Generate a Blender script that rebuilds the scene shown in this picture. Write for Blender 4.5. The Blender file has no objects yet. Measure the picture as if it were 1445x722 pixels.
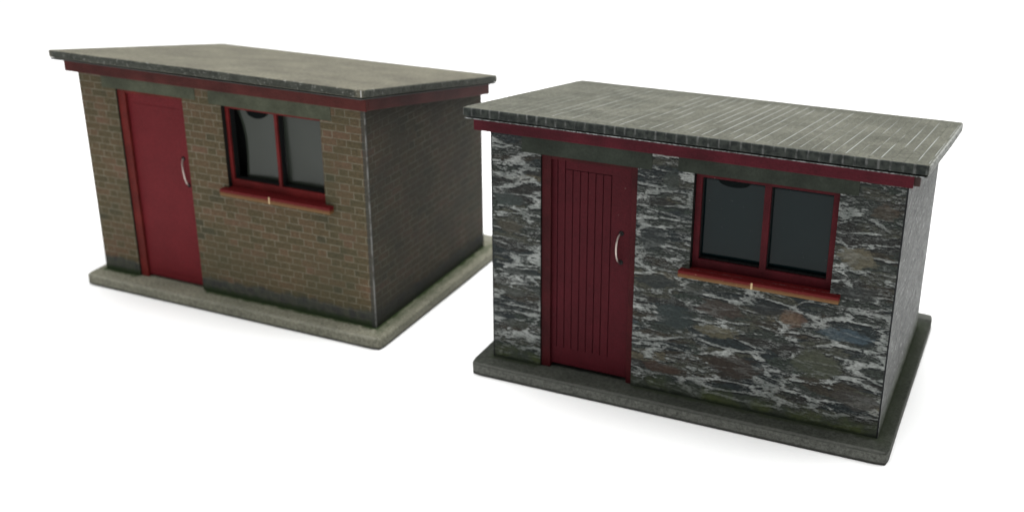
import bpy, bmesh, math, random
from mathutils import Vector, noise
random.seed(7)
S = bpy.context.scene
C = S.collection
S.unit_settings.system = 'METRIC'
S.unit_settings.scale_length = 0.01          # one unit is one centimetre: these are small card models

# ------------------------------------------------------------------ node helpers
class N:
    """tiny node graph writer"""
    def __init__(s, name):
        s.m = bpy.data.materials.new(name); s.m.use_nodes = True
        s.t = s.m.node_tree; s.t.nodes.clear()
        s.out = s.t.nodes.new('ShaderNodeOutputMaterial')
        s.p = s.t.nodes.new('ShaderNodeBsdfPrincipled')
        s.t.links.new(s.p.outputs[0], s.out.inputs[0])
        tc = s.t.nodes.new('ShaderNodeTexCoord')
        s.obj = tc.outputs['Object']
        sp = s.t.nodes.new('ShaderNodeSeparateXYZ'); s.t.links.new(s.obj, sp.inputs[0])
        s.x, s.y, s.z = sp.outputs
    def put(s, sock, v):
        if isinstance(v, bpy.types.NodeSocket): s.t.links.new(v, sock)
        elif isinstance(v, (tuple, list)):
            sock.default_value = tuple(v) + ((1.0,) if len(sock.default_value) == 4 and len(v) == 3 else ())
        else: sock.default_value = v
    def math(s, op, a, b=0.0, c=0.0, clamp=False):
        n = s.t.nodes.new('ShaderNodeMath'); n.operation = op; n.use_clamp = clamp
        s.put(n.inputs[0], a); s.put(n.inputs[1], b); s.put(n.inputs[2], c)
        return n.outputs[0]
    def add(s, a, b): return s.math('ADD', a, b)
    def sub(s, a, b): return s.math('SUBTRACT', a, b)
    def mul(s, a, b): return s.math('MULTIPLY', a, b)
    def mx(s, a, b): return s.math('MAXIMUM', a, b)
    def mn(s, a, b): return s.math('MINIMUM', a, b)
    def inv(s, a): return s.math('SUBTRACT', 1.0, a, clamp=True)
    def step(s, v, lo, hi, a=0.0, b=1.0):
        n = s.t.nodes.new('ShaderNodeMapRange'); n.interpolation_type = 'SMOOTHSTEP'
        s.put(n.inputs[0], v); s.put(n.inputs[1], lo); s.put(n.inputs[2], hi); s.put(n.inputs[3], a); s.put(n.inputs[4], b)
        return n.outputs[0]
    def vec(s, x, y, z=0.0):
        n = s.t.nodes.new('ShaderNodeCombineXYZ'); s.put(n.inputs[0], x); s.put(n.inputs[1], y); s.put(n.inputs[2], z)
        return n.outputs[0]
    def vop(s, op, a, b):
        n = s.t.nodes.new('ShaderNodeVectorMath'); n.operation = op; s.put(n.inputs[0], a); s.put(n.inputs[1], b)
        return n.outputs[0]
    def vscale(s, a, k):
        n = s.t.nodes.new('ShaderNodeVectorMath'); n.operation = 'SCALE'; s.put(n.inputs[0], a); s.put(n.inputs[3], k)
        return n.outputs[0]
    def noise(s, v, scale, detail=4, rough=0.55, col=False):
        n = s.t.nodes.new('ShaderNodeTexNoise'); s.put(n.inputs['Vector'], v); n.inputs['Scale'].default_value = scale
        n.inputs['Detail'].default_value = detail; n.inputs['Roughness'].default_value = rough
        return n.outputs[1 if col else 0]
    def voro(s, v, scale, feature='F1', rnd=1.0):
        n = s.t.nodes.new('ShaderNodeTexVoronoi'); n.feature = feature; s.put(n.inputs['Vector'], v)
        n.inputs['Scale'].default_value = scale; n.inputs['Randomness'].default_value = rnd
        return n.outputs
    def ramp(s, f, stops, const=False):
        n = s.t.nodes.new('ShaderNodeValToRGB'); s.put(n.inputs[0], f)
        r = n.color_ramp; r.interpolation = 'CONSTANT' if const else 'LINEAR'
        while len(r.elements) > 1: r.elements.remove(r.elements[-1])
        r.elements[0].position = stops[0][0]; r.elements[0].color = tuple(stops[0][1]) + (1,)
        for p, c in stops[1:]:
            e = r.elements.new(p); e.color = tuple(c) + (1,)
        return n.outputs[0]
    def mix(s, f, a, b, mode='MIX'):
        n = s.t.nodes.new('ShaderNodeMix'); n.data_type = 'RGBA'; n.blend_type = mode
        s.put(n.inputs[0], f); s.put(n.inputs[6], a); s.put(n.inputs[7], b)
        return n.outputs[2]
    def grey(s, v): return s.vec(v, v, v)
    def bump(s, h, dist=0.02, strength=1.0):
        n = s.t.nodes.new('ShaderNodeBump'); n.inputs['Distance'].default_value = dist; n.inputs['Strength'].default_value = strength
        s.put(n.inputs['Height'], h); s.t.links.new(n.outputs[0], s.p.inputs['Normal'])
    def done(s, col, rough=0.7, spec=0.4):
        s.put(s.p.inputs['Base Color'], col); s.put(s.p.inputs['Roughness'], rough)
        s.put(s.p.inputs['Specular IOR Level'], spec)
        return s.m
    def ell(s, cx, cz, rx, rz, wob):
        """soft ellipse mask round (cx, cz) with a wobbling edge"""
        a = s.math('DIVIDE', s.sub(s.u, cx), rx); b = s.math('DIVIDE', s.sub(s.z, cz), rz)
        d = s.math('SQRT', s.add(s.mul(a, a), s.mul(b, b)))
        return s.step(s.add(d, wob), 1.1, 0.8)

# ------------------------------------------------------------------ materials
def mat_brick():
    n = N('printed_brick_card'); n.u = n.add(n.x, n.y)
    # Flemish bond: a stretcher and a header by turns, every course shifted by half the pair
    LS, LH, RH = .405, .215, .146; P = LS + LH
    wx = n.mul(n.sub(n.noise(n.obj, 7, 3), .5), .035); wz = n.mul(n.sub(n.noise(n.vec(n.u, n.z, 9), 5, 3), .5), .022)
    zz = n.math('DIVIDE', n.add(n.sub(n.z, .235), wz), RH)
    row = n.math('FLOOR', zz); fz = n.sub(zz, row)
    uu = n.math('DIVIDE', n.add(n.add(n.u, wx), n.mul(n.math('MODULO', n.add(row, 40), 2), P / 2)), P)
    pr = n.math('FLOOR', uu); fu = n.mul(n.sub(uu, pr), P)
    isst = n.math('LESS_THAN', fu, LS)
    du = n.mn(n.mn(fu, n.math('ABSOLUTE', n.sub(fu, LS))), n.sub(P, fu))
    dzz = n.mul(n.mn(fz, n.sub(1, fz)), RH)
    dd = n.mn(du, dzz)
    mort = n.step(n.add(dd, n.mul(n.sub(n.noise(n.obj, 30, 3), .5), .008)), .016, .005)
    wn = n.t.nodes.new('ShaderNodeTexWhiteNoise'); n.put(wn.inputs['Vector'], n.vec(n.add(pr, n.mul(isst, .5)), row, 1))
    rnd = wn.outputs['Value']
    big = n.noise(n.obj, .9, 3); rr = n.add(n.mul(rnd, .8), n.add(.1, n.mul(n.sub(big, .5), 1.5)))
    col = n.ramp(rr, [(0, (.050, .045, .027)), (.15, (.068, .055, .030)), (.5, (.080, .060, .033)), (.8, (.094, .063, .037)), (1, (.108, .066, .042))])
    speck = n.noise(n.vec(n.mul(n.u, 1), n.mul(n.z, 2.2)), 16, 5, .7)
    col = n.mix(1, col, n.grey(n.step(speck, .25, .75, .6, 1.42)), 'MULTIPLY')
    mn_ = n.noise(n.obj, 5, 3)
    col = n.mix(n.mul(mort, n.step(mn_, .3, .62, .3, .95)), col, (.165, .148, .108))
    # olive cast in drifting patches
    col = n.mix(n.step(n.noise(n.obj, .55, 4), .42, .68, 0, .38), col, (.050, .052, .031))
    # dark plinth course, irregular, and algae at the foot
    edge = n.add(n.z, n.mul(n.sub(n.noise(n.obj, 3.2, 5), .5), .34))
    pl = n.step(edge, .62, .50)
    col = n.mix(n.mul(pl, .85), col, n.mix(n.step(n.noise(n.obj, 6, 4), .35, .65), (.030, .034, .036), (.050, .056, .045)))
    al = n.step(n.add(n.z, n.mul(n.sub(n.noise(n.obj, 7, 4), .5), .2)), .40, .27)
    col = n.mix(n.mul(al, .9), col, (.022, .036, .014))
    # the gable end is coloured darker and duller, with blotches
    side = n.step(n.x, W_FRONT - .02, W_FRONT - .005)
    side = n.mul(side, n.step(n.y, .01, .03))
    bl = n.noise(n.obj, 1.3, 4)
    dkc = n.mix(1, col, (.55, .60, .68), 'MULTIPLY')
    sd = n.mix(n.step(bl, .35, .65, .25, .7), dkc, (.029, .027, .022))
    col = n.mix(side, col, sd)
    # the wrap strip next to the corner and its rubbed white arris
    wrap = n.mul(n.step(n.x, W_FRONT - .10, W_FRONT - .085), n.step(n.y, .05, .04))
    col = n.mix(n.mul(wrap, .75), col, (.04, .042, .04))
    ar = n.mul(n.step(n.x, W_FRONT - .022, W_FRONT - .014), n.step(n.y, .024, .016))
    col = n.mix(n.mul(ar, n.step(n.noise(n.obj, 4, 4, .7), .40, .58, .08, .8)), col, (.21, .21, .20))
    # dark line of cut card round the openings comes from the reveals; light crumbs of bare card
    cr = n.step(n.noise(n.obj, 42, 2), .74, .78)
    col = n.mix(n.mul(cr, .35), col, (.35, .33, .28))
    rev = n.mul(n.mul(n.step(n.y, .004, .007), n.step(n.y, .126, .122)), n.step(n.x, W_FRONT - .02, W_FRONT - .03))
    col = n.mix(n.mul(rev, n.step(n.x, .01, .02)), col, (.016, .015, .013))
    n.bump(n.add(n.mul(mort, -.4), n.mul(speck, .5)), .012)
    return n.done(col, .75, .12)

def stone_mask(n, dz):
    """pale pointing of the printed random rubble, sampled dz higher"""
    z = n.add(n.z, dz)
    base = n.vec(n.mul(n.u, .72), n.mul(z, 3.1), 3.7)
    w1 = n.vscale(n.vop('SUBTRACT', n.noise(base, .8, 2, col=True), (.5, .5, .5)), .55)
    w2 = n.vscale(n.vop('SUBTRACT', n.noise(base, 2.8, 8, .76, col=True), (.5, .5, .5)), .52)
    v = n.vop('ADD', n.vop('ADD', base, w1), w2)
    e = n.voro(v, 1.55, 'DISTANCE_TO_EDGE')[0]
    wid = n.noise(n.vec(n.u, n.mul(z, 2), 4), 1.6, 3)
    rag = n.noise(n.vec(n.u, n.mul(z, 1.9), 2.2), 13, 4, .75)
    A = n.step(n.add(n.sub(e, n.step(wid, .32, .68, -.025, .105)), n.mul(n.sub(rag, .5), .30)), .035, .0)
    sw = n.vscale(n.vop('SUBTRACT', n.noise(base, 2.6, 3, col=True), (.5, .5, .5)), .28)
    rv = n.vop('ADD', n.vec(n.mul(n.u, .9), n.mul(z, 6.4), 1.3), sw)
    rn = n.noise(rv, 1.25, 8, .74)
    dens = n.noise(n.vec(n.mul(n.u, 1), n.mul(z, 1.8), 8), 1.2, 4, .6)
    B = n.mul(n.step(n.math('ABSOLUTE', n.sub(rn, .5)), .016, .006), n.step(dens, .42, .52))
    cn_ = n.noise(n.vec(n.mul(n.u, 1.8), n.mul(z, 5.2), 6), 2.0, 8, .76)
    Cc = n.mul(n.step(cn_, .54, .585), n.step(dens, .44, .56, 0, 1))
    hole = n.step(n.noise(n.vec(n.mul(n.u, 1.2), n.mul(z, 3.2), 12), 6, 4, .7), .40, .44)
    return n.mul(n.mx(n.mx(A, B), Cc), hole), v, cn_

def mat_stone():
    n = N('printed_rubble_stone_card'); n.u = n.add(n.x, n.y)
    m0, v, streak = stone_mask(n, 0.0)
    m1, _, _ = stone_mask(n, 0.028)
    cell = n.voro(v, 1.75)
    sep = n.t.nodes.new('ShaderNodeSeparateColor'); n.t.links.new(cell[1], sep.inputs[0])
    r = sep.outputs[0]
    st = n.ramp(r, [(0, (0.014, 0.0187, 0.0195)), (.22, (0.0234, 0.0281, 0.0242)), (.40, (.020, .020, .018)), (.55, (0.039, 0.0406, 0.0312)),
                    (.72, (0.028, 0.025, 0.019)), (.80, (0.0218, 0.0281, 0.0234)), (.92, (.066, .060, .042)), (.97, (.036, .045, .05))], const=True)
    fine = n.noise(n.vec(n.u, n.mul(n.z, 2.2), 5), 13, 8, .82)
    st = n.mix(1, st, n.grey(n.step(fine, .34, .70, .08, 2.3)), 'MULTIPLY')
    # single stones that stand out
    wob = n.mul(n.sub(n.noise(n.vec(n.u, n.mul(n.z, 1.8)), 4, 6, .7), .5), 2.2)
    keep = n.math('ADD', 1.0, 0.0)
    for cx, cz, rx, rz, c, k in ((6.32, 1.98, .42, .12, (.045, .068, .085), .65), (5.45, 2.12, .22, .17, (.11, .062, .042), .5),
                                 (4.55, 1.02, .46, .22, (.024, .018, .014), .95), (4.2, 1.62, .40, .11, (.12, .105, .062), .5),
                                 (6.35, 3.35, .30, .17, (.11, .098, .066), .65), (4.25, 2.05, .40, .17, (.038, .028, .023), .8),
                                 (5.9, 1.35, .42, .24, (.045, .05, .034), .8), (3.45, 1.75, .34, .22, (.022, .03, .03), .85),
                                 (6.6, .85, .38, .16, (.035, .033, .030), .8), (3.3, .72, .40, .10, (.045, .027, .02), .7),
                                 (.45, 1.62, .22, .09, (.045, .05, .045), .8), (.3, 3.4, .3, .14, (.035, .045, .042), .7),
                                 (6.7, 4.15, .2, .14, (.07, .05, .035), .4), (3.1, 2.35, .36, .13, (.018, .022, .022), .9), (3.75, 2.3, .2, .12, (.03, .034, .03), .7),
                                 (5.05, 2.2, .26, .12, (.016, .018, .018), .9), (.5, 2.05, .3, .07, (.02, .024, .022), .85), (.5, 1.0, .3, .08, (.03, .034, .028), .8),
                                 (.35, 2.9, .26, .12, (.06, .05, .035), .5), (3.0, 3.1, .24, .2, (.02, .024, .024), .85), (3.3, 4.2, .14, .2, (.028, .034, .03), .8), (6.45, 2.75, .34, .12, (.02, .022, .021), .85)):
        el = n.ell(cx, cz, rx, rz, wob)
        keep = n.mul(keep, n.inv(n.mul(el, .8)))
        st = n.mix(n.mul(el, k), st, n.mix(1, c, n.grey(n.step(fine, .25, .75, .45, 1.6)), 'MULTIPLY'))
    m0 = n.mul(m0, keep); m1 = n.mul(m1, keep)
    mort = n.mix(n.step(n.noise(n.obj, 3, 5, .7), .3, .7), (.16, .175, .165), (.36, .375, .36))
    mort = n.mix(1, mort, n.grey(n.step(fine, .3, .7, .4, 1.4)), 'MULTIPLY')
    col = n.mix(n.mul(n.mul(m1, n.inv(m0)), .95), st, (.004, .005, .006))
    col = n.mix(n.mul(m0, n.step(n.noise(n.obj, 1.1, 4), .3, .62, .6, .95)), col, mort)
    # algae at the foot
    foot = n.add(n.z, n.mul(n.sub(n.noise(n.obj, 3.5, 5), .5), .5))
    al = n.step(foot, .62, .30)
    col = n.mix(n.mul(al, .82), col, n.mix(n.step(n.noise(n.obj, 2, 3), .4, .65), (.040, .048, .034), (.060, .075, .026)))
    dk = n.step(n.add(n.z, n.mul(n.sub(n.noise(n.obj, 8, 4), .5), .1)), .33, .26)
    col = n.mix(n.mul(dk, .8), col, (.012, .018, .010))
    # inked cut edges
    ink = n.mul(n.step(n.x, W_FRONT - .032, W_FRONT - .022), n.step(n.y, .02, .01))
    ink = n.mx(ink, n.mul(n.step(n.x, .03, .02), n.step(n.y, .02, .01)))
    col = n.mix(ink, col, (.012, .013, .014))
    ar = n.mul(n.step(n.x, W_FRONT - .01, W_FRONT - .004), n.step(n.y, .045, .03))
    col = n.mix(n.mul(ar, n.mul(n.step(n.y, .012, .018), n.step(n.noise(n.obj, 5, 4), .4, .55, .1, .75))), col, (.5, .52, .52))
    # gable end: greyer, finer pattern with pale flakes, darker towards the bottom
    side = n.mul(n.step(n.x, W_FRONT - .01, W_FRONT - .004), n.step(n.y, .035, .045))
    g = n.noise(n.vec(n.mul(n.y, .9), n.mul(n.z, 3), 0), 2.6, 8, .75)
    sc = n.ramp(g, [(.3, (.055, .058, .055)), (.5, (.10, .103, .10)), (.62, (.15, .155, .15)), (.72, (.33, .34, .33))])
    fl = n.step(n.noise(n.vec(n.mul(n.y, 1.1), n.mul(n.z, 2.2), 3), 5.5, 5, .7), .57, .62)
    sc = n.mix(n.mul(fl, .7), sc, (.34, .35, .34))
    sc = n.mix(n.mul(n.step(n.add(n.z, n.mul(g, .8)), 1.3, .5), .7), sc, (.07, .085, .05))
    col = n.mix(n.mul(side, .9), col, sc)
    rev = n.mul(n.mul(n.step(n.y, .004, .007), n.step(n.y, .126, .122)), n.step(n.x, W_FRONT - .02, W_FRONT - .03))
    col = n.mix(n.mul(rev, n.step(n.x, .01, .02)), col, (.016, .015, .013))
    n.bump(n.add(n.mul(m0, .5), fine), .012)
    return n.done(col, .6, .16)

def mat_slab(name, c0, c1, moss_c, moss_k, bt_, fk):
    n = N(name)
    f = n.noise(n.obj, 18, 7, .85); b = n.noise(n.obj, 1.3, 5)
    col = n.mix(n.step(b, .3, .7), c0, c1)
    col = n.mix(1, col, n.grey(n.step(f, .3, .72, .5, 1.6)), 'MULTIPLY')
    # distance outside the wall footprint
    dx = n.mx(n.math('MULTIPLY', n.x, -1.0), n.sub(n.x, W_FRONT)); dy = n.mx(n.math('MULTIPLY', n.y, -1.0), n.sub(n.y, 4.58))
    d = n.mx(dx, dy)
    wb = n.mul(n.sub(n.noise(n.obj, 4.5, 5), .5), .22)
    mo = n.mul(n.step(n.add(d, wb), .12, .02), n.step(n.z, .15, .2))
    right = n.step(n.x, 6.9, 7.1)
    mo = n.mx(mo, n.mul(n.mul(n.step(n.add(d, wb), .30, .05), right), .75))
    door = n.mul(n.step(n.x, .86, .98), n.step(n.x, 2.80, 2.68))
    mo = n.mul(mo, n.inv(door))
    col = n.mix(n.mul(mo, moss_k), col, moss_c)
    # rubbed arrises
    face = n.step(n.add(n.z, n.mul(f, .03)), bt_ - .015, bt_ - .04)
    col = n.mix(n.mul(face, fk), col, n.mix(1, (.105, .108, .096), n.grey(n.step(f, .3, .72, .5, 1.7)), 'MULTIPLY'))
    ed = n.step(n.add(n.z, n.mul(n.sub(n.noise(n.obj, 12, 4), .5), .06)), .19, .225)
    ed = n.mul(ed, n.step(n.add(d, n.mul(n.sub(n.noise(n.obj, 5, 3), .5), .05)), .345, .385))
    col = n.mix(n.mul(ed, .15), col, (.30, .30, .28))
    contact_shade = n.step(n.z, .065, .03)  # contact shadow at the ground, painted as a dark bottom band
    col = n.mix(n.mul(contact_shade, .85), col, (.03, .03, .027))
    n.bump(f, .02)
    return n.done(col, .85, .12)

def mat_roof_felt():
    n = N('grey_felt_card')
    f = n.noise(n.obj, 15, 7, .85); b = n.noise(n.obj, 1.1, 5)
    col = n.mix(n.step(b, .3, .7), (.088, .083, .064), (.120, .114, .086))
    col = n.mix(1, col, n.grey(n.step(f, .32, .70, .56, 1.4)), 'MULTIPLY')
    # wrapped edges are inked darker, with rubbed crumbs
    e = n.mx(n.step(n.y, -.47, -.482), n.step(n.x, 7.205, 7.217))
    col = n.mix(n.mul(e, .85), col, n.mix(n.step(n.noise(n.obj, 5, 5, .7), .35, .65), (.020, .024, .021), (.048, .053, .046)))
    cr = n.mul(n.step(n.noise(n.obj, 18, 4, .8), .58, .68), n.mx(n.step(n.y, -.44, -.47), n.step(n.x, 7.19, 7.21)))
    col = n.mix(n.mul(cr, .65), col, (.36, .36, .33))
    cor = n.mul(n.step(n.y, -.445, -.46), n.step(n.x, 7.18, 7.195))
    col = n.mix(n.mul(cor, .9), col, (.6, .6, .6))
    n.bump(f, .02)
    return n.done(col, .8, .15)

def mat_roof_sheet():
    n = N('printed_corrugated_card')
    f = n.noise(n.obj, 17, 7, .85); b = n.noise(n.obj, 1.2, 5)
    col = n.mix(n.step(b, .3, .7), (.064, .065, .051), (.100, .100, .080))
    col = n.mix(1, col, n.grey(n.step(f, .32, .68, .48, 1.5)), 'MULTIPLY')
    # a printed ridge line about every five millimetres of print, rubbed away in places
    wx = n.add(n.x, n.mul(n.sub(n.noise(n.vec(n.mul(n.x, 2), 0, 0), 3, 2), .5), .03))
    ph = n.math('FRACT', n.math('DIVIDE', wx, .171)); d = n.math('ABSOLUTE', n.sub(ph, .5))
    line = n.step(d, .075, .02)
    rub = n.noise(n.vec(n.mul(n.x, 4.6), n.mul(n.y, .38), 2), 1.25, 4, .55)
    band = n.noise(n.vec(n.mul(n.x, .8), n.mul(n.y, .12), 9), 1.0, 2)
    k = n.mul(n.step(rub, .38, .54), n.step(band, .36, .50, .3, 1))
    k = n.mul(k, n.mul(n.step(n.x, .2, 1.6, .2, 1), n.mul(n.step(n.y, -.42, -.2), n.step(n.y, 4.7, 4.2))))
    k = n.mul(k, n.step(f, .2, .5, .4, 1))
    top = n.step(n.y, -.52, -.50)
    col = n.mix(n.mul(n.mul(line, k), .75), col, (.32, .335, .32))
    # faint shade of the printed valleys
    col = n.mix(n.mul(n.mul(n.step(d, .28, .5), .22), top), col, (.06, .06, .052))
    # on the wrapped front edge: dark valleys and pale ticks
    tick = n.step(n.add(d, n.mul(n.sub(n.noise(n.obj, 6, 3), .5), .16)), .15, .03)
    tk = n.mul(tick, n.step(n.noise(n.vec(n.mul(n.x, 3), n.mul(n.z, 3), 1), 2.2, 4), .38, .66, .1, .9))
    fr = n.mix(n.step(n.noise(n.obj, 9, 4), .35, .65), (.014, .017, .016), (.036, .041, .036))
    fr = n.mix(n.mul(tk, .8), fr, (.15, .155, .15))
    col = n.mix(n.inv(top), col, fr)
    le = n.mx(n.step(n.x, -.25, -.27), n.mul(n.step(n.x, 7.28, 7.305), n.step(f, .35, .6)))
    col = n.mix(n.mul(le, .7), col, (.42, .43, .42))
    n.bump(n.add(f, n.mul(line, .6)), .02)
    return n.done(col, .8, .15)

def mat_worn(name, c, w, amt=.5, rough=.6):
    n = N(name)
    f = n.noise(n.obj, 22, 5, .7)
    col = n.mix(n.step(f, 1 - amt, 1 - amt + .12), c, w)
    n.bump(f, .01)
    return n.done(col, rough, .10)

def mat_paint(name, c, fleck=.72, rough=.6, fc=(.22, .16, .14), mott=.25):
    n = N(name)
    f = n.noise(n.obj, 24, 5, .7); b = n.noise(n.obj, 1.6, 4)
    col = n.mix(1, c, n.grey(n.step(b, .3, .7, 1 - mott, 1 + mott)), 'MULTIPLY')
    col = n.mix(1, col, n.grey(n.step(f, .2, .8, .82, 1.18)), 'MULTIPLY')
    fl = n.step(n.noise(n.obj, 15, 2), fleck, fleck + .03)
    col = n.mix(n.mul(fl, .6), col, fc)
    n.bump(f, .008)
    return n.done(col, rough, .10)

def mat_sill(zb, zt, nick):
    n = N('red_painted_sill_card')
    f = n.noise(n.obj, 14, 5, .7)
    t = n.add(n.z, n.mul(n.sub(f, .5), .05))
    fr = n.ramp(n.step(t, zb, zt), [(0, (.15, .085, .036)), (.45, (.12, .05, .020)), (.72, (.095, .009, .008)), (1, (.095, .007, .008))])
    nk = n.step(n.math('ABSOLUTE', n.sub(n.x, nick)), .022, .012)
    nk = n.mul(nk, n.step(n.y, -.14, -.145))
    fr = n.mix(n.mul(nk, .8), fr, (.55, .42, .24))
    fl = n.step(n.noise(n.obj, 19, 2), .70, .74)
    fr = n.mix(n.mul(fl, .4), fr, (.3, .18, .12))
    n.bump(f, .01)
    return n.done(fr, .6, .12)

def mat_pane(name, c, spec, rough, trans):
    n = N(name)
    f = n.noise(n.obj, 1.8, 4); d = n.step(n.noise(n.obj, 30, 2), .76, .79)
    col = n.mix(n.mul(d, .35), c, (.35, .35, .35))
    n.bump(n.noise(n.obj, .8, 1), .05, .5)
    return n.done(col, n.step(f, .3, .7, rough, rough * 1.8), spec)

def mat_plain(name, c, rough=.6, metal=0, spec=.4):
    n = N(name); f = n.noise(n.obj, 18, 4)
    n.put(n.p.inputs['Metallic'], metal)
    col = n.mix(1, c, n.grey(n.step(f, .25, .75, .85, 1.15)), 'MULTIPLY')
    return n.done(col, rough, spec)

# ------------------------------------------------------------------ mesh helpers
def link(name, bm, mat, parent=None, bevel=0, seg=2, smooth=False):
    bmesh.ops.recalc_face_normals(bm, faces=bm.faces)
    me = bpy.data.meshes.new(name); bm.to_mesh(me); bm.free()
    o = bpy.data.objects.new(name, me); C.objects.link(o)
    for m in (mat if isinstance(mat, (list, tuple)) else [mat]): me.materials.append(m)
    if parent: o.parent = parent
    if bevel:
        b = o.modifiers.new('bevel', 'BEVEL'); b.width = bevel; b.segments = seg; b.limit_method = 'ANGLE'; b.angle_limit = math.radians(40)
    if smooth:
        for p in me.polygons: p.use_smooth = True
    return o

def box(bm, a, b):
    (x0, y0, z0), (x1, y1, z1) = a, b
    v = [bm.verts.new(p) for p in ((x0, y0, z0), (x1, y0, z0), (x1, y1, z0), (x0, y1, z0), (x0, y0, z1), (x1, y0, z1), (x1, y1, z1), (x0, y1, z1))]
    for f in ((3, 2, 1, 0), (4, 5, 6, 7), (0, 1, 5, 4), (1, 2, 6, 5), (2, 3, 7, 6), (3, 0, 4, 7)): bm.faces.new([v[i] for i in f])
    return v

def hexa(bm, pts):
    v = [bm.verts.new(p) for p in pts]
    for f in ((3, 2, 1, 0), (4, 5, 6, 7), (0, 1, 5, 4), (1, 2, 6, 5), (2, 3, 7, 6), (3, 0, 4, 7)): bm.faces.new([v[i] for i in f])
    return v

def panel(bm, x0, x1, z0, z1, holes, y0, y1):
    """vertical card sheet with rectangular holes cut through it, one closed mesh"""
    xs = sorted({x0, x1} | {h[0] for h in holes} | {h[1] for h in holes})
    zs = sorted({z0, z1} | {h[2] for h in holes} | {h[3] for h in holes})
    V = {}
    def v(i, j, k):
        if (i, j, k) not in V: V[i, j, k] = bm.verts.new((xs[i], (y0, y1)[k], zs[j]))
        return V[i, j, k]
    solid = lambda i, j: 0 <= i < len(xs) - 1 and 0 <= j < len(zs) - 1 and not any(
        h[0] <= (xs[i] + xs[i + 1]) / 2 <= h[1] and h[2] <= (zs[j] + zs[j + 1]) / 2 <= h[3] for h in holes)
    for i in range(len(xs) - 1):
        for j in range(len(zs) - 1):
            if not solid(i, j): continue
            bm.faces.new((v(i, j, 0), v(i + 1, j, 0), v(i + 1, j + 1, 0), v(i, j + 1, 0)))
            bm.faces.new((v(i, j + 1, 1), v(i + 1, j + 1, 1), v(i + 1, j, 1), v(i, j, 1)))
            for di, dj, a, b in ((-1, 0, (i, j), (i, j + 1)), (1, 0, (i + 1, j), (i + 1, j + 1)), (0, -1, (i, j), (i + 1, j)), (0, 1, (i, j + 1), (i + 1, j + 1))):
                if not solid(i + di, j + dj):
                    bm.faces.new((v(*a, 0), v(*b, 0), v(*b, 1), v(*a, 1)))

def sheet(bm, x0, x1, y0, y1, zbot, ztop, step=.2, amp=.008, seed=0, crn=0):
    """card sheet with hand-cut, slightly uneven faces; zbot/ztop are functions of y"""
    nx = max(2, int((x1 - x0) / step)); ny = max(2, int((y1 - y0) / step))
    def P(i, j, top):
        x = x0 + (x1 - x0) * i / nx; y = y0 + (y1 - y0) * j / ny
        if crn:                                                       # blunted corners
            for cx, cy, sx, sy in ((x0, y0, 1, 1), (x1, y0, -1, 1), (x0, y1, 1, -1), (x1, y1, -1, -1)):
                if abs(x - cx) < 1e-6 and abs(y - cy) < 1e-6: x += sx * crn; y += sy * crn
        q = Vector((x * .35 + seed, y * .35, top * .4))
        d = noise.noise_vector(q) * amp + noise.noise_vector(q * 3) * amp * .3
        z = (ztop if top else zbot)(y)
        return (x + d.x, y + d.y, z + (d.z if top else d.z * .4))
    V = {(i, j, t): bm.verts.new(P(i, j, t)) for i in range(nx + 1) for j in range(ny + 1) for t in (0, 1)
         if t or True}
    for i in range(nx):
        for j in range(ny):
            bm.faces.new((V[i, j, 1], V[i + 1, j, 1], V[i + 1, j + 1, 1], V[i, j + 1, 1]))
            bm.faces.new((V[i, j + 1, 0], V[i + 1, j + 1, 0], V[i + 1, j, 0], V[i, j, 0]))
    for i in range(nx):
        for j in (0, ny): bm.faces.new((V[i, j, 0], V[i + 1, j, 0], V[i + 1, j, 1], V[i, j, 1]))
    for j in range(ny):
        for i in (0, nx): bm.faces.new((V[i, j, 0], V[i, j + 1, 0], V[i, j + 1, 1], V[i, j, 1]))

def tube(bm, pts, rad, seg=10):
    rings = []
    for i, p in enumerate(pts):
        t = (Vector(pts[min(i + 1, len(pts) - 1)]) - Vector(pts[max(i - 1, 0)])).normalized()
        a = t.cross(Vector((1, 0, 0))).normalized(); b = t.cross(a)
        rings.append([bm.verts.new(Vector(p) + (a * math.cos(k * 2 * math.pi / seg) + b * math.sin(k * 2 * math.pi / seg)) * rad) for k in range(seg)])
    for r0, r1 in zip(rings, rings[1:]):
        for k in range(seg): bm.faces.new((r0[k], r0[(k + 1) % seg], r1[(k + 1) % seg], r1[k]))
    bm.faces.new(rings[0]); bm.faces.new(rings[-1][::-1])

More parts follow.
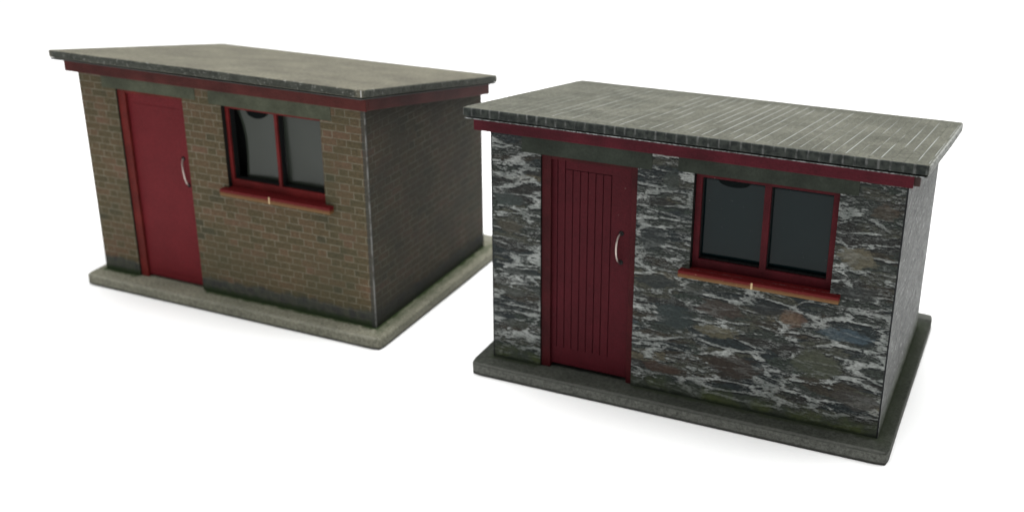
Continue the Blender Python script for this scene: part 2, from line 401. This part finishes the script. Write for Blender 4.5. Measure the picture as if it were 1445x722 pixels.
W_FRONT = 7.0
H1 = {'D': 4.631, 'Zf': 4.912, 'sl': -0.186, 'bl': 0.216, 'br': 0.334, 'bf': 0.429, 'bb': 0.689, 'bt': 0.232, 'ol': 0.264, 'orr': 0.277, 'of': 0.488, 'ob': 0.298, 'rt': 0.183, 'fl': 0.253, 'fh': 0.251, 'dx0': 0.964, 'dx1': 2.679, 'dz1': 4.396, 'wx0': 3.632, 'wx1': 5.949, 'wz0': 2.66, 'wz1': 4.36, 'mx': 4.839, 'sx0': 3.516, 'sx1': 6.136, 'sz0': 2.53, 'sz1': 2.67, 'sp': 0.154, 'hx': 2.486, 'hz0': 2.514, 'hz1': 3.079, 'W': 6.945,
      'lint': ((.62, 3.02), (3.35, 6.2)), 'jr': .03, 'jl': .20}
H2 = {'D': 4.529, 'Zf': 4.893, 'sl': -0.154, 'bl': 0.294, 'br': 0.234, 'bf': 0.406, 'bb': 0.689, 'bt': 0.242, 'ol': 0.284, 'orr': 0.318, 'of': 0.538, 'ob': 0.332, 'rt': 0.18, 'fl': 0.277, 'fh': 0.262, 'dx0': 0.951, 'dx1': 2.709, 'dz1': 4.324, 'wx0': 3.672, 'wx1': 6.003, 'wz0': 2.68, 'wz1': 4.368, 'mx': 4.867, 'sx0': 3.518, 'sx1': 6.171, 'sz0': 2.564, 'sz1': 2.684, 'sp': 0.148, 'hx': 2.415, 'hz0': 2.536, 'hz1': 3.072, 'W': 7.0,
      'lint': ((.60, 2.95), (3.40, 6.28)), 'jr': .11, 'jl': .18}

def build_hut(name, label, q, x, y, ang, kind, M):
    global W_FRONT
    root = bpy.data.objects.new(name, None); C.objects.link(root)
    root.empty_display_size = 1
    root.location = (x, y, 0); root.rotation_euler = (0, 0, math.radians(ang))
    root['label'] = label; root['category'] = 'model hut'; root['group'] = 'small model huts with red doors'
    W, D, bt, Zf, sl, fh = q['W'], q['D'], q['bt'], q['Zf'], q['sl'], q['fh']
    zr = lambda yy: Zf + sl * yy
    T = .13
    brick = kind == 'brick'
    # base slab
    bm = bmesh.new()
    sheet(bm, -q['bl'], W + q['br'], -q['bf'], D + q['bb'], lambda _: .0, lambda _: bt, amp=.012, seed=3 if brick else 9, crn=.03)
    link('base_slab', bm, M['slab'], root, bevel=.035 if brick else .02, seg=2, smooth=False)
    # walls
    bm = bmesh.new()
    door = (q['dx0'], q['dx1'], bt - .02, q['dz1']); win = (q['wx0'], q['wx1'], q['wz0'], q['wz1'])
    panel(bm, 0, W, bt - .02, zr(0) - .004, [door, win], 0, T)
    for xa, xb in ((0, T), (W - T, W)):
        hexa(bm, [(xa, T, bt), (xb, T, bt), (xb, D, bt), (xa, D, bt), (xa, T, zr(T) - .004), (xb, T, zr(T) - .004), (xb, D, zr(D) - .004), (xa, D, zr(D) - .004)])
    hexa(bm, [(T, D - T, bt), (W - T, D - T, bt), (W - T, D, bt), (T, D, bt), (T, D - T, zr(D) - .004), (W - T, D - T, zr(D) - .004), (W - T, D, zr(D) - .004), (T, D, zr(D) - .004)])
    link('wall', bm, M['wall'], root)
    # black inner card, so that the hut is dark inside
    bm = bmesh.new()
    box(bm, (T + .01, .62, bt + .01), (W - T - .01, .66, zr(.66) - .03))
    link('inner_card', bm, M['black'], root)
    # roof
    bm = bmesh.new()
    of, ob, ol, o2, rt = q['of'], q['ob'], q['ol'], q['orr'], q['rt']
    sheet(bm, -ol, W + o2, -of, D + ob, lambda yy: zr(yy) + .03, lambda yy: zr(yy) + rt, amp=.007, seed=21 if brick else 33, crn=.02)
    roof = link('roof', bm, M['roof'], root, bevel=.03 if brick else .025, seg=3)
    bm = bmesh.new()
    sheet(bm, -ol + .04, W + o2 - .04, -of + .03, D + ob - .03, lambda yy: zr(yy) - .010, lambda yy: zr(yy) + .010, amp=.012, seed=5 if brick else 14)
    link('underlay', bm, M['underlay'], roof)
    # front fascia
    bm = bmesh.new()
    fx1 = W + (.10 if brick else .06)
    box(bm, (-q['fl'], -.10, Zf - fh), (fx1, -.003, Zf - .012))
    link('fascia', bm, M['fascia'], root, bevel=.01)
    if brick:
        bm = bmesh.new()
        y1 = D + .2
        hexa(bm, [(W + .003, -.002, Zf - fh), (W + .10, -.002, Zf - fh), (W + .10, y1, zr(y1) - fh), (W + .003, y1, zr(y1) - fh),
                  (W + .003, -.002, Zf - .012), (W + .10, -.002, Zf - .012), (W + .10, y1, zr(y1) - .012), (W + .003, y1, zr(y1) - .012)])
        link('side_fascia', bm, M['fascia'], root, bevel=.01)
    else:
        bm = bmesh.new(); box(bm, (W + .003, -.04, Zf - fh + .02), (W + .15, .10, Zf - .09))
        link('fascia_stub', bm, M['stub'], root, bevel=.012)  # brown stub beside the end of the front fascia
    # lintels
    for a, b in q['lint']:
        bm = bmesh.new()
        lo = q['dz1'] if a < 2 else q['wz1']
        box(bm, (a, -.012, lo - (.0)), (b, -.001, Zf - fh + .01))
        link('lintel', bm, M['lintel'], root)
    # door
    d0, d1, dz = q['dx0'], q['dx1'], q['dz1']
    jl, jr = q['jl'], q['jr']
    bm = bmesh.new()
    lx0, lx1 = d0 + jl, d1 - jr
    yb = T - .005
    if brick:
        box(bm, (lx0 - .03, yb - .03, bt + .05), (lx1 + .02, yb + .05, dz - .06))
        # raised edge of a flush panel, barely standing off the face
        for a, b in (((lx0 + .16, dz - .30), (lx1 - .2, dz - .285)), ((lx0 + .16, bt + .2), (lx1 - .2, bt + .212))):
            box(bm, (a[0], yb - .036, a[1]), (b[0], yb - .031, b[1]))
    else:
        box(bm, (lx0 - .03, yb + .005, bt + .06), (lx1 + .02, yb + .06, dz - .05))        # backing seen in the grooves
        g = .0075
        pl = [0, .085, .203, .318, .434, .552, .668, .782, .905]                       # plank joints, as shares of leaf width
        Lw = (lx1 - lx0) / 1.22
        X = [lx0 + t * Lw for t in pl]
        top = dz - .05; rail = dz - .235
        front = yb - .03
        box(bm, (X[0] - .02, front, bt + .08), (X[1] - g, yb + .004, top))
        for i in range(1, 8):
            tz = top if i == 1 else rail - .012
            box(bm, (X[i] + g, front, bt + .42), (X[i + 1] - g, yb + .004, tz))
        box(bm, (X[2] + g, front, rail), (X[8] + g, yb + .004, top))
        box(bm, (X[8] + g, front, bt + .08), (lx1 + .02, yb + .004, rail - .0005))
        box(bm, (X[8] + g + .001, front, rail), (lx1 + .02, yb + .004, top))
        box(bm, (X[1] - g + .0005, front, bt + .08), (X[8] + g - .0005, yb + .004, bt + .419))
    door_o = link('door', bm, M['door'], root, bevel=0)
    bm = bmesh.new()
    box(bm, (d0 + .006, .035, bt + .004), (d0 + jl, .16, dz - .004))
    box(bm, (d1 - jr, .035, bt + .004), (d1 - .004, .16, dz - .004))
    box(bm, (d0 + jl + .001, .040, dz - .075), (d1 - jr - .001, .158, dz - .006))
    link('door_frame', bm, M['dframe'], root, bevel=.008)
    bm = bmesh.new()
    hx, h0, h1 = q['hx'], q['hz0'], q['hz1']
    yf = yb - .03
    pts = []
    for i in range(15):
        t = i / 14; a = math.pi * t
        pts.append((hx + .005 - (0 if brick else .05) * max(0, math.sin(a)) ** .8 + (.035 if brick else 0) * math.cos(a), yf + .02 - (.10 if brick else .13) * max(0, math.sin(a)) ** .75, h0 + (h1 - h0) * (.5 - .5 * math.cos(a)) ** 1.0))
    tube(bm, pts, .017)
    hd = link('handle', bm, M['metal'], door_o, smooth=True)
    for zz in (h0, h1):
        bm = bmesh.new()
        bmesh.ops.create_cone(bm, cap_ends=True, segments=14, radius1=.048, radius2=.040, depth=.014)
        bmesh.ops.rotate(bm, verts=bm.verts, matrix=__import__('mathutils').Matrix.Rotation(math.pi / 2, 3, 'X'))
        bmesh.ops.translate(bm, verts=bm.verts, vec=(hx + .005 + (.035 if brick else 0) * (1 if zz == h0 else -1), yf - .006, zz))
        link('handle_hole', bm, M['black'], door_o)
    # window
    w0, w1, z0, z1, mx = q['wx0'], q['wx1'], q['wz0'], q['wz1'], q['mx']
    wf = bpy.data.objects.new('window', None); C.objects.link(wf); wf.parent = root
    fy0, fy1 = .10, .15
    jw = .085 if brick else .115; tw = .07 if brick else .085; bw = .17; mw = .034 if brick else .055
    bm = bmesh.new()
    panel(bm, w0 + .01, w1 - .006, z0 + .004, z1 - .004, [(w0 + jw, mx - mw, z0 + bw, z1 - tw), (mx + mw, w1 - jw + .01, z0 + bw, z1 - tw)], fy0, fy1)
    link('window_frame', bm, M['frame'], wf, bevel=.006)
    # dark inner frame added between red frame and film
    bm = bmesh.new()
    panel(bm, w0 + .012, w1 - .008, z0 + .006, z1 - .006, [(w0 + jw + .012, mx - mw + .01, z0 + bw + .01, z1 - tw - .008), (mx + mw + .012, w1 - jw - .002, z0 + bw + .01, z1 - tw - .008)], fy1 + .001, fy1 + (.13 if brick else .07))
    link('dark_inner_frame', bm, M['black'], wf)
    # film panes, slightly bowed
    yp = fy1 + (.14 if brick else .08)
    for k, (a, b) in enumerate(((w0 + jw - .05, mx), (mx + .004, w1 - jw + .05))):
        bm = bmesh.new()
        nx, nz = 14, 12; V = {}
        za, zb = z0 + bw - .06, z1 - tw + .04
        for i in range(nx + 1):
            for j in range(nz + 1):
                s, t = i / nx, j / nz
                aa = a
                if brick and k == 0:                                  # the film curls away from the left jamb
                    aa = a + .20 + .16 * math.sin(math.pi * min(1, t * 1.02)) ** .8 - .16 * (t > .9) * 0
                    aa = a + .26 - .20 * (2 * t - 1) ** 2 * (1 if t > .5 else .2)
                xx = aa + (b - aa) * s
                bow = (.03 if brick else .012) * math.sin(math.pi * s) + (.012 * math.sin(3 * t + k))
                for m in (0, 1):
                    V[i, j, m] = bm.verts.new((xx, yp + bow + m * .012, za + (zb - za) * t))
        for i in range(nx):
            for j in range(nz):
                bm.faces.new((V[i, j, 0], V[i + 1, j, 0], V[i + 1, j + 1, 0], V[i, j + 1, 0]))
                bm.faces.new((V[i, j + 1, 1], V[i + 1, j + 1, 1], V[i + 1, j, 1], V[i, j, 1]))
        for i in range(nx):
            for j in (0, nz): bm.faces.new((V[i, j, 0], V[i + 1, j, 0], V[i + 1, j, 1], V[i, j, 1]))
        for j in range(nz):
            for i in (0, nx): bm.faces.new((V[i, j, 0], V[i, j + 1, 0], V[i, j + 1, 1], V[i, j, 1]))
        pane = link('pane', bm, M['pane'], wf, smooth=True)
        if k == 0:                                                    # dark half-round sheet before the top of the film
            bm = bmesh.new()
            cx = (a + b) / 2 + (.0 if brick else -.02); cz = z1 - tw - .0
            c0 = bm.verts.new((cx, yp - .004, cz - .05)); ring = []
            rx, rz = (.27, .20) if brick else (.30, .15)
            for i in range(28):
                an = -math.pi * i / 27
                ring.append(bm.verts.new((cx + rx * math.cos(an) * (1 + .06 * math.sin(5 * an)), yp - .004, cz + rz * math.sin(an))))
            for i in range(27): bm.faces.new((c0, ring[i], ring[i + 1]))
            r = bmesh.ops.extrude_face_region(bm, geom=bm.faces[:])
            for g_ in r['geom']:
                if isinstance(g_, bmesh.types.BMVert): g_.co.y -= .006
            link('dark_half_round', bm, M['half_round'], wf)
    bm = bmesh.new()
    sx0, sx1, s0, s1, sp = q['sx0'], q['sx1'], q['sz0'], q['sz1'], q['sp']
    box(bm, (sx0, -sp, s0), (sx1, -.002, s1))
    box(bm, (w0 + .004, -.0025, z0 - .02), (w1 - .004, .11, s1 - .001))
    link('sill', bm, M['sill'], wf, bevel=.012)
    return root

def red(c): return c
common = dict(
    black=mat_plain('black_card', (.008, .009, .009), .8, 0, .2),
    metal=mat_plain('bent_wire', (.40, .34, .31), .33, 1),
    half_round=mat_plain('near_black', (.002, .004, .004), .7, 0, .05),
)
W_FRONT = H1['W']
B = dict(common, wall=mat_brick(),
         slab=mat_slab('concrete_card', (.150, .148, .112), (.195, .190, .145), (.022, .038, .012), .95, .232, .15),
         roof=mat_roof_felt(), underlay=mat_worn('dark_underlay_card', (.05, .05, .047), (.4, .4, .38), .33),
         fascia=mat_paint('red_fascia_paint', (.064, .015, .013), .80),
         lintel=mat_paint('concrete_lintel_print', (.060, .066, .045), .82, .7, (.3, .3, .28)),
         dframe=mat_paint('red_door_frame_paint', (.100, .012, .010), .84),
         door=mat_paint('red_door_paint', (.112, .0105, .014), .84, mott=.06), frame=mat_paint('red_frame_paint', (.120, .012, .012), .84),
         sill=mat_sill(2.53, 2.67, 4.72), stub=None,
         pane=mat_pane('grey_green_film', (.030, .036, .029), .24, .15, .0))  # film with an even grey-green base colour
W_FRONT = H2['W']
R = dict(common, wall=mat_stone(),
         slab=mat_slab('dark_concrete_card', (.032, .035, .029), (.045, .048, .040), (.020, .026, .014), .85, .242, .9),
         roof=mat_roof_sheet(), underlay=mat_worn('worn_white_edge_card', (.08, .085, .08), (.32, .33, .33), .55),
         fascia=mat_paint('dark_red_fascia_paint', (.058, .006, .011), .79), 
         lintel=mat_paint('dark_lintel_print', (.026, .031, .024), .82, .7, (.3, .3, .28)),
         dframe=mat_paint('dark_red_door_frame_paint', (.040, .0045, .006), .80),
         door=mat_paint('dark_red_plank_paint', (.052, .0045, .008), .77, mott=.08), frame=mat_paint('dark_red_frame_paint', (.055, .005, .008), .79),
         sill=mat_sill(2.56, 2.69, 4.77), stub=mat_plain('brown_card_edge', (.03, .011, .008), .7),
         pane=mat_pane('dark_film', (.002, .008, .009), .13, .12, .0))

build_hut('brick_hut', 'brown brick model hut with plain felt roof and smooth red door', H1, -8.9174, 24.0883, -26.007, 'brick', B)
build_hut('stone_hut', 'grey rubble stone model hut with ribbed roof and planked dark red door', H2, -.3568, 19.8442, -25.3812, 'stone', R)

# ------------------------------------------------------------------ white sheet they stand on, swept up behind
bm = bmesh.new()
prof = [(-60, 0), (0, 0), (40, 0), (70, 0)] + [(70 + 40 * math.sin(a), 40 - 40 * math.cos(a)) for a in [math.pi / 2 * i / 16 for i in range(1, 17)]] + [(110, 90)]
prev = None
for yy, zz in prof:
    row = [bm.verts.new((xx, yy, zz - .006)) for xx in (-120, -40, 0, 40, 120)]
    if prev:
        for k in range(4): bm.faces.new((prev[k], prev[k + 1], row[k + 1], row[k]))
    prev = row
n = N('white_paper'); pf = n.noise(n.obj, .6, 4)
n.bump(n.noise(n.obj, 12, 4), .003)
ground = link('ground', bm, n.done(n.mix(pf, (.87, .87, .865), (.89, .89, .89)), .75, .2), smooth=True)
ground['kind'] = 'structure'

# ------------------------------------------------------------------ light
w = bpy.data.worlds.new('World'); S.world = w; w.use_nodes = True
bg = w.node_tree.nodes['Background']; bg.inputs[0].default_value = (.98, 1, .97, 1); bg.inputs[1].default_value = .27
def area(name, loc, target, size, energy, col=(1, 1, 1)):
    l = bpy.data.lights.new(name, 'AREA'); l.shape = 'SQUARE'; l.size = size; l.energy = energy; l.color = col
    o = bpy.data.objects.new(name, l); C.objects.link(o); o.location = loc
    o.rotation_euler = (Vector(target) - Vector(loc)).to_track_quat('-Z', 'Y').to_euler()
    return o
area('softbox_lamp', (4, 27, 44), (0, 24, 0), 46, 58000)
area('left_fill_lamp', (-30, 4, 24), (-2, 22, 2), 22, 2200)  # unseen fill lamp, added to light the left sides of the huts

# ------------------------------------------------------------------ camera
f, cy, pitch, roll, h = 1684.5648, 342.6494, 22.4863, -0.4205, 10.7326
cam = bpy.data.cameras.new('camera'); co = bpy.data.objects.new('camera', cam); C.objects.link(co)
cam.sensor_width = 36; cam.lens = f / 1445 * 36
cam.shift_x = 0; cam.shift_y = (cy - 361) / 1445
p, r = math.radians(pitch), math.radians(roll)
fwd = Vector((0, math.cos(p), -math.sin(p))); up = Vector((0, math.sin(p), math.cos(p))); rt = Vector((1, 0, 0))
r2 = rt * math.cos(r) + up * math.sin(r); u2 = up * math.cos(r) - rt * math.sin(r)
from mathutils import Matrix
co.matrix_world = Matrix(((r2.x, u2.x, -fwd.x, 0), (r2.y, u2.y, -fwd.y, 0), (r2.z, u2.z, -fwd.z, h), (0, 0, 0, 1)))
cam.clip_start = .1; cam.clip_end = 1000
cam.dof.use_dof = True; cam.dof.focus_distance = 18.2; cam.dof.aperture_fstop = .31
S.camera = co
S.view_settings.view_transform = 'Standard'; S.view_settings.look = 'None'; S.view_settings.exposure = 0; S.view_settings.gamma = 1
